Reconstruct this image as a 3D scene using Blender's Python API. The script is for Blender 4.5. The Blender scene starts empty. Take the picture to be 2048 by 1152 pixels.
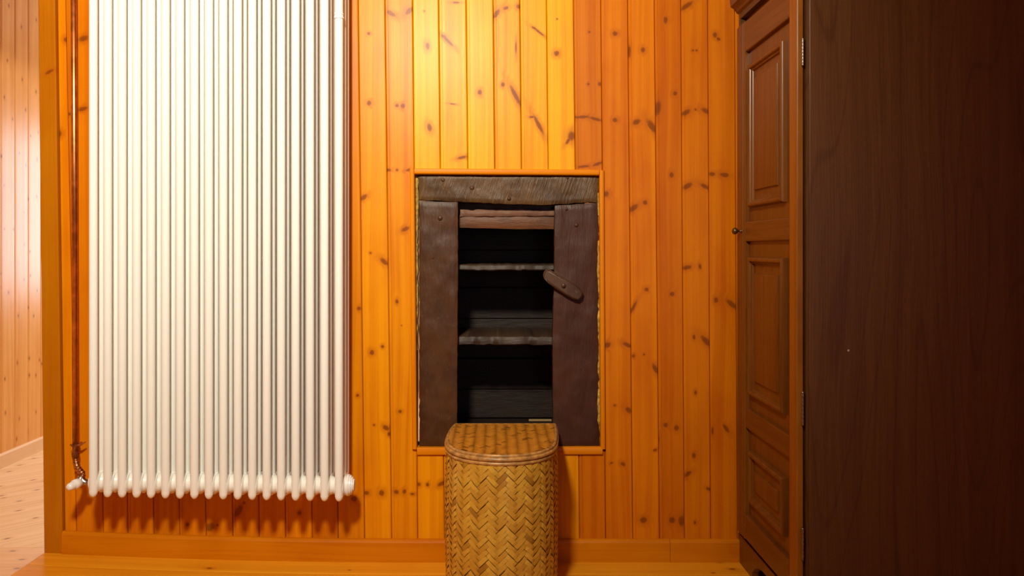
import bpy, bmesh, math, random
from mathutils import Vector, Matrix
random.seed(7)
PI = math.pi
sc = bpy.context.scene
col = sc.collection

# ------------------------------------------------------------------ camera, exposure, lights
F, CX, CY, EYE, WY = 1560.0, 990.0, 497.0, 1.04, 2.6      # focal length / vanishing point in pixels, eye height, wall distance
cam = bpy.data.cameras.new('camera'); camo = bpy.data.objects.new('camera', cam); col.objects.link(camo)
camo.location = (0, 0, EYE); camo.rotation_euler = (PI/2, 0, 0)
cam.sensor_width = 36.0; cam.lens = 36.0*F/2048; cam.shift_x = (1024-CX)/2048; cam.shift_y = -(576-CY)/2048
cam.clip_start = 0.02
sc.camera = camo
sc.view_settings.view_transform = 'Standard'; sc.view_settings.look = 'None'
sc.view_settings.gamma = 1.0; sc.view_settings.use_curve_mapping = False
sc.view_settings.exposure = 0.0
w = bpy.data.worlds.new('world'); sc.world = w; w.use_nodes = True
w.node_tree.nodes['Background'].inputs[0].default_value = (0.6, 0.75, 1.0, 1)
w.node_tree.nodes['Background'].inputs[1].default_value = 0.6

def lamp(name, kind, loc, power, color, **kw):
    l = bpy.data.lights.new(name, kind); l.energy = power; l.color = color
    for k, v in kw.items():
        if k not in ('rot',): setattr(l, k, v)
    o = bpy.data.objects.new(name, l); o.location = loc
    if 'rot' in kw: o.rotation_euler = kw['rot']
    col.objects.link(o); return o
# ceiling bulb of the room, daylight window of the room beyond the doorway, dusk window behind the camera
SP = (-0.40, 0.30, 2.32)
aim = Vector((-0.68, 2.6, 1.56))-Vector(SP)
lamp('ceiling_spot', 'SPOT', SP, 345, (1.0, 0.95, 0.78), shadow_soft_size=0.12, spot_size=math.radians(104), spot_blend=1.0, rot=aim.to_track_quat('-Z', 'Y').to_euler())
lamp('far_window_light', 'AREA', (-1.45, 5.52, 1.30), 55, (0.86, 0.90, 1.0), shape='RECTANGLE', size=0.95, size_y=1.15, rot=(-PI/2, 0, 0))
lamp('rear_window_light', 'AREA', (1.05, -3.42, 1.25), 11, (0.62, 0.66, 1.0), shape='RECTANGLE', size=0.8, size_y=1.1, rot=(PI/2, 0, 0))

# ------------------------------------------------------------------ helpers
def P(px, py, Y=WY):                                # point of the plane Y seen at a photograph pixel
    return Vector(((px-CX)/F*Y, Y, EYE+(CY-py)/F*Y))
def fz(x):                                          # the old floor rises a little towards the doorway
    t = min(1.0, max(0.0, (-0.233-x)/1.25)); return 0.03*t*t
def obj(name, bm_or_me, mat=None, parent=None, smooth=False, label=None, kind=None, bevel=0, weld=False):
    if isinstance(bm_or_me, bmesh.types.BMesh):
        bm = bm_or_me
        bmesh.ops.recalc_face_normals(bm, faces=bm.faces)
        me = bpy.data.meshes.new(name); bm.to_mesh(me); bm.free()
        if smooth:
            for p in me.polygons: p.use_smooth = True
        if mat: me.materials.append(mat)
    else: me = bm_or_me
    o = bpy.data.objects.new(name, me); col.objects.link(o)
    if parent: o.parent = parent
    if label: o['label'] = label
    if kind: o['kind'] = kind
    if bevel:
        m = o.modifiers.new('bevel', 'BEVEL'); m.width = bevel; m.segments = 2; m.limit_method = 'ANGLE'; m.angle_limit = 0.6
        m.harden_normals = False
    return o
def empty(name, loc, label=None, cat=None, group=None, kind=None):
    o = bpy.data.objects.new(name, None); col.objects.link(o); o.location = loc; o.empty_display_size = 0.05
    if label: o['label'] = label
    if cat: o['category'] = cat
    if group: o['group'] = group
    if kind: o['kind'] = kind
    return o
def child(o, par):                                  # parent while keeping world coordinates
    o.parent = par; o.matrix_parent_inverse = Matrix.Translation(par.location).inverted() if par.parent is None else par.matrix_parent_inverse.copy()
    return o
def box(bm, x0, x1, y0, y1, z0, z1):
    v = [bm.verts.new(p) for p in ((x0,y0,z0),(x1,y0,z0),(x1,y1,z0),(x0,y1,z0),(x0,y0,z1),(x1,y0,z1),(x1,y1,z1),(x0,y1,z1))]
    for f in ((0,1,2,3),(4,5,6,7),(0,1,5,4),(1,2,6,5),(2,3,7,6),(3,0,4,7)): bm.faces.new([v[i] for i in f])
def newbox(*a):
    bm = bmesh.new(); box(bm, *a); return bm
def loft(bm, loops, cap0=True, cap1=True, closed=True):
    vs = [[bm.verts.new(p) for p in L] for L in loops]
    n = len(vs[0])
    for a, b in zip(vs, vs[1:]):
        for i in range(n if closed else n-1):
            j = (i+1) % n; bm.faces.new((a[i], a[j], b[j], b[i]))
    if cap0: bm.faces.new(vs[0])
    if cap1: bm.faces.new(vs[-1])
def tube(bm, pts, r, seg=14, caps=True):            # r: number or list
    pts = [Vector(p) for p in pts]; n = len(pts)
    rs = r if isinstance(r, (list, tuple)) else [r]*n
    loops = []; up = None
    for i, p in enumerate(pts):
        d = (pts[min(i+1, n-1)]-pts[max(i-1, 0)]).normalized()
        if up is None:
            up = Vector((0,0,1)) if abs(d.z) < .9 else Vector((0,1,0))
        a = d.cross(up).normalized(); b = a.cross(d).normalized(); up = b
        loops.append([p+(a*math.cos(t)+b*math.sin(t))*rs[i] for t in [2*PI*k/seg for k in range(seg)]])
    loft(bm, loops, caps, caps)
def lathe(bm, base, axis, prof, seg=20):            # prof: (distance along axis, radius)
    base = Vector(base); ax = Vector(axis).normalized()
    tube(bm, [base+ax*d for d, _ in prof], [max(r, 1e-4) for _, r in prof], seg)
def ring(bm, pts, r, seg=8):                        # closed tube through coplanar points
    n = len(pts); loops = []
    for i in range(n):
        d = (pts[(i+1) % n]-pts[i-1]).normalized(); up = Vector((0,0,1)); a = d.cross(up).normalized()
        loops.append([pts[i]+(a*math.cos(t)+up*math.sin(t))*r for t in [2*PI*k/seg for k in range(seg)]])
    loops.append(loops[0])
    loft(bm, loops, False, False)
    bmesh.ops.remove_doubles(bm, verts=bm.verts, dist=1e-5)
def hsh(a, b=0.0):
    v = math.sin(a*127.1+b*311.7)*43758.5453; return v-math.floor(v)
def vn(x, y=0.0):                                   # smooth value noise, -1..1
    xi, yi = math.floor(x), math.floor(y); fx, fy = x-xi, y-yi
    fx = fx*fx*(3-2*fx); fy = fy*fy*(3-2*fy)
    a = hsh(xi, yi)*(1-fx)+hsh(xi+1, yi)*fx; b = hsh(xi, yi+1)*(1-fx)+hsh(xi+1, yi+1)*fx
    return 2*(a*(1-fy)+b*fy)-1

# ------------------------------------------------------------------ materials
class NT:
    def __init__(s, name):
        s.m = bpy.data.materials.new(name); s.m.use_nodes = True; s.t = s.m.node_tree
        s.bsdf = s.t.nodes['Principled BSDF']
    def n(s, ty, ins=None, **kw):
        nd = s.t.nodes.new(ty)
        for k, v in kw.items(): setattr(nd, k, v)
        for k, v in (ins or {}).items(): s.put(nd.inputs[k], v)
        return nd
    def put(s, sock, v):
        if isinstance(v, bpy.types.NodeSocket): s.t.links.new(v, sock)
        elif isinstance(v, tuple) and sock.type == 'RGBA' and len(v) == 3: sock.default_value = (*v, 1)
        else: sock.default_value = v
    def math(s, op, a, b=0.0, c=None):
        nd = s.n('ShaderNodeMath', {0: a, 1: b}, operation=op)
        if c is not None: s.put(nd.inputs[2], c)
        return nd.outputs[0]
    def mix(s, f, a, b):
        nd = s.n('ShaderNodeMix', data_type='RGBA'); s.put(nd.inputs[0], f); s.put(nd.inputs[6], a); s.put(nd.inputs[7], b)
        return nd.outputs[2]
    def rng(s, v, a, b, c=0.0, d=1.0):
        return s.n('ShaderNodeMapRange', {0: v, 1: a, 2: b, 3: c, 4: d}, interpolation_type='SMOOTHSTEP').outputs[0]
    def noise(s, vec, scale, detail=2.0, rough=.5, dist=0.0):
        return s.n('ShaderNodeTexNoise', {'Vector': vec, 'Scale': scale, 'Detail': detail, 'Roughness': rough, 'Distortion': dist}).outputs[0]
    def sc3(s, vec, x, y, z=1.0, off=None):
        nd = s.n('ShaderNodeMapping', {'Vector': vec}); nd.inputs['Scale'].default_value = (x, y, z)
        if off is not None: s.put(nd.inputs['Location'], off)
        return nd.outputs[0]
    def bump(s, h, strength, dist=0.002):
        nd = s.n('ShaderNodeBump', {'Height': h, 'Strength': strength, 'Distance': dist}); s.put(s.bsdf.inputs['Normal'], nd.outputs[0])
    def uv(s, axes, rot=0.0):                       # world position -> (across the grain, along the grain, object seed)
        pos = s.n('ShaderNodeNewGeometry').outputs['Position']
        if rot: pos = s.n('ShaderNodeVectorRotate', {'Vector': pos, 'Angle': rot}, rotation_type='Z_AXIS').outputs[0]
        sp = s.n('ShaderNodeSeparateXYZ', {0: pos}); d = dict(x=sp.outputs[0], y=sp.outputs[1], z=sp.outputs[2])
        return d[axes[0]], d[axes[1]]
    def out(s, color, rough=.4, spec=.5, coat=0.0, coat_rough=.1, metal=0.0):
        b = s.bsdf; s.put(b.inputs['Base Color'], color); s.put(b.inputs['Roughness'], rough)
        b.inputs['Specular IOR Level'].default_value = spec; b.inputs['Metallic'].default_value = metal
        b.inputs['Coat Weight'].default_value = coat; b.inputs['Coat Roughness'].default_value = coat_rough
        return s.m

PINE_A, PINE_B = (0.72, 0.228, 0.001), (0.54, 0.125, 0.0005)
def pine(name, axes='xz', knots=(), rot=0.0, tint=1.0, red=0.0, a=PINE_A, b=PINE_B, auto=False, stripe=0.5,
         rough=.37, core=(0.20, 0.043, 0.003), halo=(0.44, 0.095, 0.002), seed=0.0, blot=0.35, spec=.18):
    s = NT(name); u, v = s.uv(axes, rot)
    rnd = s.math('MULTIPLY', s.n('ShaderNodeObjectInfo').outputs['Random'], 40.0)
    seedv = s.math('ADD', rnd, seed)
    P2 = s.n('ShaderNodeCombineXYZ', {0: u, 1: v}).outputs[0]
    P3 = s.n('ShaderNodeCombineXYZ', {0: u, 1: v, 2: seedv}).outputs[0]
    d = None
    if knots:
        jit = s.noise(s.sc3(P2, 1, 1), 130.0, 2.0)
        for (ku, kv, ra, rb, ang) in knots:
            mp = s.n('ShaderNodeMapping', {'Vector': P2}, vector_type='TEXTURE')
            mp.inputs['Location'].default_value = (ku, kv, 0); mp.inputs['Rotation'].default_value = (0, 0, ang)
            mp.inputs['Scale'].default_value = (ra, rb, 1)
            L = s.n('ShaderNodeVectorMath', {0: mp.outputs[0]}, operation='LENGTH').outputs['Value']
            d = L if d is None else s.math('MINIMUM', d, L)
        d = s.math('ADD', d, s.math('MULTIPLY', s.math('SUBTRACT', jit, .5), .55))
    if auto:
        pv = s.n('ShaderNodeCombineXYZ', {0: s.math('ADD', s.math('MULTIPLY', u, 10.0), seedv), 1: s.math('ADD', s.math('MULTIPLY', v, 5.5), seedv)}).outputs[0]
        vo = s.n('ShaderNodeTexVoronoi', {'Vector': pv, 'Scale': 1.0, 'Randomness': .85}, voronoi_dimensions='2D')
        dd = s.math('MULTIPLY', vo.outputs['Distance'], 9.0*auto)
        d = dd if d is None else s.math('MINIMUM', d, dd)
    if d is not None:
        c_ = s.rng(d, .55, 1.25, 1.0, 0.0); h_ = s.rng(d, .8, 3.2, 1.0, 0.0)
        u2 = s.math('ADD', u, s.math('MULTIPLY', h_, .012))
    else: u2 = u
    wv = s.noise(s.sc3(P3, 2.0, .9, 1.0), 1.0, 1.0)
    u2 = s.math('ADD', u2, s.math('MULTIPLY', wv, .05))
    G = s.n('ShaderNodeCombineXYZ', {0: u2, 1: v, 2: seedv}).outputs[0]
    g1 = s.noise(s.sc3(G, 42.0, .55), 1.0, 2.0)
    g2 = s.noise(s.sc3(G, 210.0, 2.5), 1.0, 3.0)
    g3 = s.noise(s.sc3(P3, 9.0, 4.0), 1.0, 3.0)
    f = s.math('ADD', s.math('MULTIPLY', s.rng(g1, .36, .66), stripe), s.math('MULTIPLY', s.rng(g2, .35, .75), .22))
    f = s.math('ADD', f, s.math('MULTIPLY', s.rng(g3, .38, .75), blot))
    def t_(c): return (c[0]*tint, c[1]*tint*(1-red), c[2]*tint)
    colr = s.mix(f, t_(a), t_(b))
    if d is not None:
        colr = s.mix(s.math('MULTIPLY', h_, .5), colr, halo)
        colr = s.mix(s.math('MULTIPLY', c_, .85), colr, core)
    s.bump(s.math('ADD', g2, s.math('MULTIPLY', g1, 1.5)), .25, .0006)
    return s.out(colr, rough, spec)

def plain(name, c, rough=.4, spec=.5, metal=0.0, coat=0.0, bumpy=0.0, bs=60.0, var=0.0):
    s = NT(name); v = s.n('ShaderNodeNewGeometry').outputs['Position']; cc = c
    if bumpy or var: nz = s.noise(v, bs, 3.0)
    if bumpy: s.bump(nz, bumpy, .002)
    if var: cc = s.mix(s.rng(nz, .3, .7), tuple(k*(1-var) for k in c), tuple(min(1, k*(1+var)) for k in c))
    return s.out(cc, rough, spec, coat, .15, metal)

def stain(name, axes, a, b, rough=.3, sx=60.0, sy=2.2, wav=.03, bmp=.3, pore=True, arch=0.0, spec=.5, coat=0.0):
    s = NT(name); u, v = s.uv(axes)
    rnd = s.math('MULTIPLY', s.n('ShaderNodeObjectInfo').outputs['Random'], 40.0)
    P3 = s.n('ShaderNodeCombineXYZ', {0: u, 1: v, 2: rnd}).outputs[0]
    wv = s.noise(s.sc3(P3, 3.0, 1.3), 1.0, 2.0); u2 = s.math('ADD', u, s.math('MULTIPLY', wv, wav))
    G = s.n('ShaderNodeCombineXYZ', {0: u2, 1: v, 2: rnd}).outputs[0]
    g1 = s.noise(s.sc3(G, sx, sy*.5), 1.0, 2.0); g2 = s.noise(s.sc3(G, sx*5, sy*4), 1.0, 2.0)
    f = s.math('ADD', s.math('MULTIPLY', s.rng(g1, .3, .7), .55), s.math('MULTIPLY', s.rng(g2, .35, .7), .45))
    if arch:
        aw = s.noise(s.sc3(P3, 5.5, .5), 1.0, 0.5)
        r = s.math('FRACT', s.math('MULTIPLY', s.math('ADD', aw, s.math('MULTIPLY', v, .05)), arch))
        line = s.rng(s.math('ABSOLUTE', s.math('SUBTRACT', r, .5)), .0, .09, 1.0, 0.0)
        f = s.math('ADD', s.math('MULTIPLY', f, .8), s.math('MULTIPLY', line, .5))
    c = s.mix(f, a, b)
    s.bump(g2, bmp, .0008)
    return s.out(c, rough, spec, coat, .2)

def old_wood(name, a, b, hi, axes='xz', hatch=False, rough=.5):
    s = NT(name); u, v = s.uv(axes)
    rnd = s.math('MULTIPLY', s.n('ShaderNodeObjectInfo').outputs['Random'], 40.0)
    P3 = s.n('ShaderNodeCombineXYZ', {0: u, 1: v, 2: rnd}).outputs[0]
    n1 = s.noise(s.sc3(P3, 14, 9), 1.0, 4.0, .6); n2 = s.noise(s.sc3(P3, 90, 14), 1.0, 4.0, .6); n3 = s.noise(s.sc3(P3, 55, 45), 1.0, 5.0, .7)
    c = s.mix(s.rng(n1, .35, .68), a, b)
    c = s.mix(s.math('MULTIPLY', s.rng(n3, .56, .78), .7), c, hi)
    h = s.math('ADD', s.math('MULTIPLY', n2, 1.6), s.math('MULTIPLY', n3, .35))
    if hatch:
        rt = s.n('ShaderNodeVectorRotate', {'Vector': P3, 'Angle': 0.28}, rotation_type='Z_AXIS').outputs[0]
        hn = s.noise(s.sc3(rt, 170, 14), 1.0, 3.0, .6)
        h = s.math('ADD', h, s.math('MULTIPLY', hn, 2.0)); c = s.mix(s.math('MULTIPLY', s.rng(hn, .52, .72), .5), c, hi)
    s.bump(h, .6, .0022)
    return s.out(c, rough, .28)

def K(L, Y=WY):                                     # photograph pixels of knots -> wall coordinates
    out = []
    for k in L:
        x, y, ra, rb, ang = (list(k)+[k[2], 0])[:5] if len(k) == 3 else (list(k)+[0])[:5]
        p = P(x, y, Y); out.append((p.x, p.z, ra*Y/F*1.08, rb*Y/F*1.08, math.radians(ang)))
    return out

# ------------------------------------------------------------------ the panelled wall
LIN = lambda a, b, t: a+(b-a)*t
# board seams: pixel x at y=0 and y=1070, tint, redness, quirk line, knots
seams = [(113.5,129),(129.5,146),(181,197),(232,245),(284,297),(337,350),(390,402),(443,455),(450+47,508),(551,562),(606,616),(661,673)]
seams = [(114,129),(130,152),(190,206),(241,255),(293,307),(344.5,358.5),(397.5,411.5),(451,465),(504,518),(557,571),(610,624),(662.5,676),
         (716,729),(769.5,783),(825,835.5),(877,889),(932,943.5),(986,997.5),(1039.7,1051),(1093,1105),(1147,1159.4),
         (1202,1212),(1255.7,1266),(1309,1319.5),(1362,1369.5),(1416,1422),(1470,1475.5),(1524,1530)]
info = {
 0: (1.06,0,0,[(133,79,5),(118,267,5,6)]),
 1: (.92,.08,0,[(167,77,10,5,18),(165,218,10,4,15),(139,228,3),(136,364,3)]),
 5: (.95,.03,1,[(375,1049,4)]), 6: (.95,.03,0,[(420,1054,10,8,40),(435,1050,2.5)]),
 7: (.88,.06,1,[(477,1022,13,6,62),(488,1006,3)]), 9: (1.0,0,1,[(599,1026,4.5),(559,1007,5,4)]),
 10: (.86,.10,0,[]),
 11: (.90,.04,0,[(718,617,4),(715,791,3),(708,997,6)]),
 12: (1.03,-.03,0,[(737,67,3),(738,206,4.5),(727,395,8,4.5,40),(741,506,2),(768,523,9,4.5,-42),(744,705,4.5,5),(765,693,3,3),(748,850,2),(772,856,7,4.5,-30),(778,868,3,4),(763,986,5,6),(733,986,5,4)]),
 13: (1.02,-.02,1,[(782,27,10,4.5,-32),(818,22,9,5,50),(794,211,3.5),(806,212,4.5),(776,340,6,3),(794,340,2.5),(817,340,6,2.5,15),(811,458,8,4,25),(794,603,3,4),(803,651,1.2),(800,823,3.5),(793,984,5,4,-20),(809,983,3.5,4.5),(825,988,4,2.2)]),
 14: (1.10,-.08,0,[(855,92,4,7,5),(859,255,4.5,8,15),(849,22,1.5),(838,969,3.5),(855,969,3,3.5),(884,967,9,4,28)]),
 15: (1.08,-.04,1,[(896,82,15,3,-45),(888,73,6,3,-30),(912,5,7,2),(905,208,6,1.4,-8),(924,315,9,3,14)]),
 16: (1.10,-.08,1,[(959.5,184.5,4.3,5)]),
 17: (.97,.02,1,[(993,27,10,4.5,58),(1012,16,5,3.5,20),(1037,13,4),(1006,169,3.8,4.2),(1031,191,22,4,-62),(1032,95,1.6,11)]),
 18: (1.02,0,1,[(1068,56,6,2,-30),(1078,64,13,2,-38),(1064,234,5,2.2),(1077,249,21,3.6,-62)]),
 19: (1.08,-.05,0,[(1113,107,5),(1114,38,1.5),(1143,272,7,9),(1136,282,8,3,55)]),
 20: (.86,.10,1,[(1179,64,2.2),(1177,168,2.4),(1199,168,3,4),(1165,234,13,3,4),(1191,238,13,3.2,-14),(1152,234,2),(1167,333,12,2.6,6),(1195,328,10,3,20),(1130,935,4),(1127,1033,6,5),(1155,1060,4,5)]),
 21: (.97,.02,0,[(1230,67,4.8),(1230,240,4.5),(1212,388,5.5),(1215,690,7,5,25),(1255,690,10,4,-25),(1229,811,2.4),(1257,820,7,5,-50),(1223,926,3,2.2,30),(1246,928,5,3.5,-30)]),
 22: (1.02,0,1,[(1259,103,2.6,12),(1286,100,4,5),(1273,244,8,5,25),(1304,253,16,6,-55),(1267,416,11,5,38),(1290,405,4.5),(1293,579,4),(1266,616,16,2.6,62),(1267,712,3),(1288,709,2),(1311,738,11,4.5,-60),(1310,900,4,2.6,20),(1287,1040,7,6)]),
 23: (.88,.09,1,[(1331,40,4,7),(1315,217,6.5,15,-12),(1350,187,4.2),(1343,350,4,5.5),(1344,588,4.6),(1331,850,4.5),(1353,856,4.5,5.5),(1344,1040,6,6.5),(1363,1042,6,10),(1317,880,2,8)]),
 24: (.94,.04,1,[(1373,12,14,4.5,35),(1386,101,2.3),(1393,101,2.3),(1372,225,10,4.5,30),(1391,219,2.3),(1412,222,10,4.5,-28),(1375,372,10,5,30),(1410,373,10,4,-28),(1374,535,9,4,12),(1400,533,2.8,5,10),(1388,674,2.8,5),(1413,683,15,5.5,-45),(1391,785,2.6,4.2),(1388,911,3.8,5.5),(1376,948,8,4,38),(1417,978,5,2.6,-25),(1390,1045,2.4,3)]),
 25: (.96,.03,0,[(1430,70,4,5),(1437,78,4,3,-30),(1424,348,6,4),(1449,350,9,4.5,-8),(1432,600,4.2,5.5),(1464,609,15,5,-38),(1425,862,2.4,8),(1452,857,10,3.6,-55)]),
}
wallb = empty('wall_back', (0, WY, 0), kind='structure')
wallb['label'] = 'orange varnished pine wall of upright tongue and groove boards'
def bx(sx, z):                                      # seam position at a height
    p0 = P(sx[0], 0); p1 = P(sx[1], 1070); t = (p0.z-z)/(p0.z-p1.z); return LIN(p0.x, p1.x, t)
def wall_board(i, z0, z1, mat, quirk, name='wall_board'):
    a, b = seams[i], seams[i+1]; bm = bmesh.new()
    loops = []
    dy = 0.0006*vn(i*3.7)
    for z in (z0, z1):
        xa, xb = bx(a, z)+.0007, bx(b, z)-.0007; y = WY+dy
        pr = [(xa, y+.016), (xa, y+.0035), (xa+.0032, y)]
        if quirk: pr += [(xa+.0085, y), (xa+.0092, y+.0014), (xa+.0104, y+.0014), (xa+.0111, y)]
        pr += [(xb-.0028, y), (xb, y+.003), (xb, y+.016)]
        loops.append([Vector((x, yy, z)) for x, yy in pr])
    loft(bm, loops)
    return child(obj(name, bm, mat), wallb)
TRIM_TOP, TRIM_BOT = P(0, 343).z, P(0, 903).z
CEIL = 2.48
for i in range(len(seams)-1):
    tint, red, q, kn = info.get(i, (LIN(.88, 1.02, hsh(i, 3)), .05*hsh(i, 5), i % 2, []))
    if i >= 20: red += .10; tint *= .95
    elif i >= 11: tint *= 1.04; red -= .13
    mat = pine('pine_board_%d' % i, 'xz', K(kn), tint=tint, red=red, seed=i*7.3, stripe=.38+.25*hsh(i, 9))
    xa = bx(seams[i], 1.0); xb = bx(seams[i+1], 1.0)
    z0 = fz(xa)+.002
    if i in range(14, 21):                          # boards cut out above and below the wall niche
        up = pine('pine_board_above_lit_%d' % i, 'xz', K(kn), tint=tint*(1.0 if i > 19 else 1.08), red=red-(.06 if i > 19 else .24), seed=i*7.3, stripe=.38+.25*hsh(i, 9), blot=.25)  # upper pieces yellower and lighter: lamplight put into their colour
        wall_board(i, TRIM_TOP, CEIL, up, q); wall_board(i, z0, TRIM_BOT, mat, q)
    else: wall_board(i, z0, CEIL, mat, q)
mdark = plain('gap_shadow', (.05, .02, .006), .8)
# masonry core behind the boards, with the hole of the niche; boards behind the wardrobe
core_m = pine('pine_wall_plain', 'xz', auto=2.3)
bm = bmesh.new()
NX0, NX1, NZ0, NZ1 = P(829,0).x, P(1207,0).x, P(0,900).z, P(0,345).z
X_L, X_R = -1.50, 1.48
box(bm, X_L+.01, NX0, WY+.014, WY+.12, 0, CEIL); box(bm, NX1, X_R, WY+.014, WY+.12, 0, CEIL)
box(bm, NX0, NX1, WY+.014, WY+.12, 0, NZ0); box(bm, NX0, NX1, WY+.014, WY+.12, NZ1, CEIL)
child(obj('wall_core', bm, mdark), wallb)
bm = newbox(P(1530,0).x, X_R, WY, WY+.014, .002, CEIL); child(obj('wall_board', bm, core_m), wallb)
bm = newbox(-2.28, X_L+.01, WY+.005, WY+.12, 2.05, CEIL)
obj('trim_2', bm, core_m, kind='structure')         # header over the doorway
# corner post of the doorway
bm = bmesh.new(); loops = []
for z in (.028, CEIL):
    a = bx((80, 91.5), z); b = bx((113, 128), z)
    loops.append([Vector(p) for p in ((a, WY+.13, z), (a, WY-.009, z), (a+.003, WY-.012, z), (b-.003, WY-.012, z), (b, WY-.009, z), (b, WY+.013, z), (b-.02, WY+.13, z))])
loft(bm, loops)
o = obj('trim_1', bm, pine('pine_post', 'xz', K([(78.5,27,3,4),(103,145,9,3,30)]), tint=.70, stripe=.2, blot=.3, a=(.70,.23,.002)), kind='structure')
o['label'] = 'broad pine corner post beside the doorway'
# baseboard (two lengths, joint right of the basket)
bbm = pine('pine_baseboard', 'zx', K([]), tint=.86, red=.02, stripe=.25, blot=.4)
def baseboard(x0, x1, nm, par, kw=None):
    bm = bmesh.new(); loops = []; n = max(2, int(abs(x1-x0)/.12))
    for i in range(n+1):
        x = LIN(x0, x1, i/n); z = fz(x)
        loops.append([Vector(p) for p in ((x, WY+.002, z), (x, WY-.0165, z), (x, WY-.0165, z+.064), (x, WY-.014, z+.070), (x, WY-.009, z+.0735), (x, WY+.002, z+.0735))])
    loft(bm, loops); return obj(nm, bm, bbm, par)
bb = empty('baseboard_back', (0, WY, 0), kind='structure')
child(baseboard(P(128.5,0).x, P(1338,0).x-.0006, 'baseboard_length', None), bb)
child(baseboard(P(1338,0).x+.0006, .81, 'baseboard_length', None), bb)

# ------------------------------------------------------------------ floors, ceiling, remaining walls
flo = empty('floor', (0, 0, 0), kind='structure')
fm = pine('pine_floor', 'yx', [(p[1], p[0], .006*r, .006*r*q, 0) for p, r, q in (((-.92,2.515),.9,1.8),((.46,2.592),.5,1.6),((.60,2.592),.5,1.6),((.745,2.585),.8,1.8),((.77,2.53),1.0,1.8),((.70,2.50),.6,1.3),((-.47,2.52),.5,1.5))],
          tint=.98, a=(.84,.34,.012), b=(.68,.235,.006), stripe=.45, rough=.33)
PW = .142
def plank(y0, y1, x0, x1):
    bm = bmesh.new(); n = max(2, int((x1-x0)/.12)); loops = []
    for i in range(n+1):
        x = LIN(x0, x1, i/n); z = fz(x)
        loops.append([Vector(p) for p in ((x, y0, z-.018), (x, y0, z-.0012), (x, y0+.0015, z), (x, y1-.0015, z), (x, y1, z-.0012), (x, y1, z-.018))])
    loft(bm, loops); return child(obj('floor_plank', bm, fm), flo)
XB = -1.494
y = 2.632; k = 0
while y > -3.5:
    y0 = y-PW+.0012 if k else 2.492
    sp = [-2.28, 1.48]
    j = LIN(-1.1, .9, hsh(k, 2))
    if k > 1: plank(y0, y, XB, j-.0008); plank(y0, y, j+.0008, 1.48)
    else: plank(y0, y, XB, 1.48)
    y = y0-.0012; k += 1
obj('floor_slab', newbox(-2.4, 1.6, -3.6, 5.7, -.09, -.03), mdark).parent = flo
# left strip of this room, then the floor beyond the doorway, laid on the skew
fm3 = pine('pine_floor_daylit', 'yx', a=(.80,.46,.20), b=(.68,.35,.13), auto=2.0, core=(.25,.12,.05), halo=(.55,.30,.12), stripe=.5, rough=.25, spec=.5)  # daylight spill on the left strip put into its paler colour
fm2 = pine('pine_floor_far', 'yx', rot=-math.radians(42), a=(.84,.55,.28), b=(.70,.41,.18), auto=2.0, core=(.25,.12,.05), halo=(.55,.30,.12), stripe=.5, rough=.26, blot=.3)
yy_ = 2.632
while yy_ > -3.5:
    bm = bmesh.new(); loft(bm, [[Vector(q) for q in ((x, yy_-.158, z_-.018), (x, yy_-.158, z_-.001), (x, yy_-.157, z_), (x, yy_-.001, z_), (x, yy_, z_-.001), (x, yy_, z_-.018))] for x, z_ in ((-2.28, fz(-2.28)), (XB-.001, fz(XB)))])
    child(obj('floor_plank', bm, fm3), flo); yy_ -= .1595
def clip(poly, f):
    out = []
    for i, p in enumerate(poly):
        q = poly[(i+1) % len(poly)]; a, b = f(p), f(q)
        if a >= 0: out.append(p)
        if (a >= 0) != (b >= 0): t = a/(a-b); out.append((p[0]+(q[0]-p[0])*t, p[1]+(q[1]-p[1])*t))
    return out
ang = math.radians(42); ca, sa = math.cos(ang), math.sin(ang); fz0 = .0295
for k in range(-40, 60):
    c0 = k*.16; c1 = c0+.1585
    quad = [(ca*u-sa*c, sa*u+ca*c) for u, c in ((-9, c0), (9, c0), (9, c1), (-9, c1))]
    for f in (lambda p: p[0]+2.28, lambda p: .9-p[0], lambda p: p[1]-2.6345, lambda p: 5.55-p[1]):
        if quad: quad = clip(quad, f)
    if len(quad) < 3: continue
    ar = sum(quad[i-1][0]*quad[i][1]-quad[i][0]*quad[i-1][1] for i in range(len(quad)))/2
    if abs(ar) < .003: continue
    bm = bmesh.new(); loft(bm, [[Vector((p[0], p[1], z)) for p in quad] for z in (fz0-.018, fz0)])
    o = obj('floor_plank', bm, fm2, bevel=.001); child(o, flo)
obj('ceiling', newbox(-2.4, 1.6, -3.6, 5.7, CEIL, CEIL+.1), plain('ceiling_plaster', (.78,.72,.62), .8), kind='structure')
# left wall, running on through the doorway
wl = empty('wall_left', (-2.28, 2.6, 0), kind='structure'); wl['label'] = 'pale pine board wall beyond the doorway'
lm = pine('pine_left_wall', 'yz', a=(.80,.38,.10), b=(.66,.26,.055), auto=2.6, core=(.30,.11,.03), halo=(.55,.20,.05), stripe=.45, rough=.3)
def side_board_mesh(wd, z0, z1):
    bm = bmesh.new(); pr = [(-.014, 0), (-.0035, 0), (0, .003), (0, .0085), (-.0012, .009), (-.0012, .0104), (0, .011), (0, wd-.003), (-.003, wd), (-.014, wd)]
    loft(bm, [[Vector((x, y, z)) for x, y in pr] for z in (z0, z1)])
    bmesh.ops.recalc_face_normals(bm, faces=bm.faces)
    me = bpy.data.meshes.new('wall_board'); bm.to_mesh(me); bm.free(); return me
me = side_board_mesh(.1035, 0.02, CEIL); me.materials.append(lm)
y = 3.600-.105*67
while y < 5.5:
    o = obj('wall_board', me); o.location = (-2.28, y+.0007, 0); child(o, wl); y += .105
child(obj('wall_core', newbox(-2.4, -2.294, -3.6, 5.7, 0, CEIL), mdark), wl)
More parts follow.
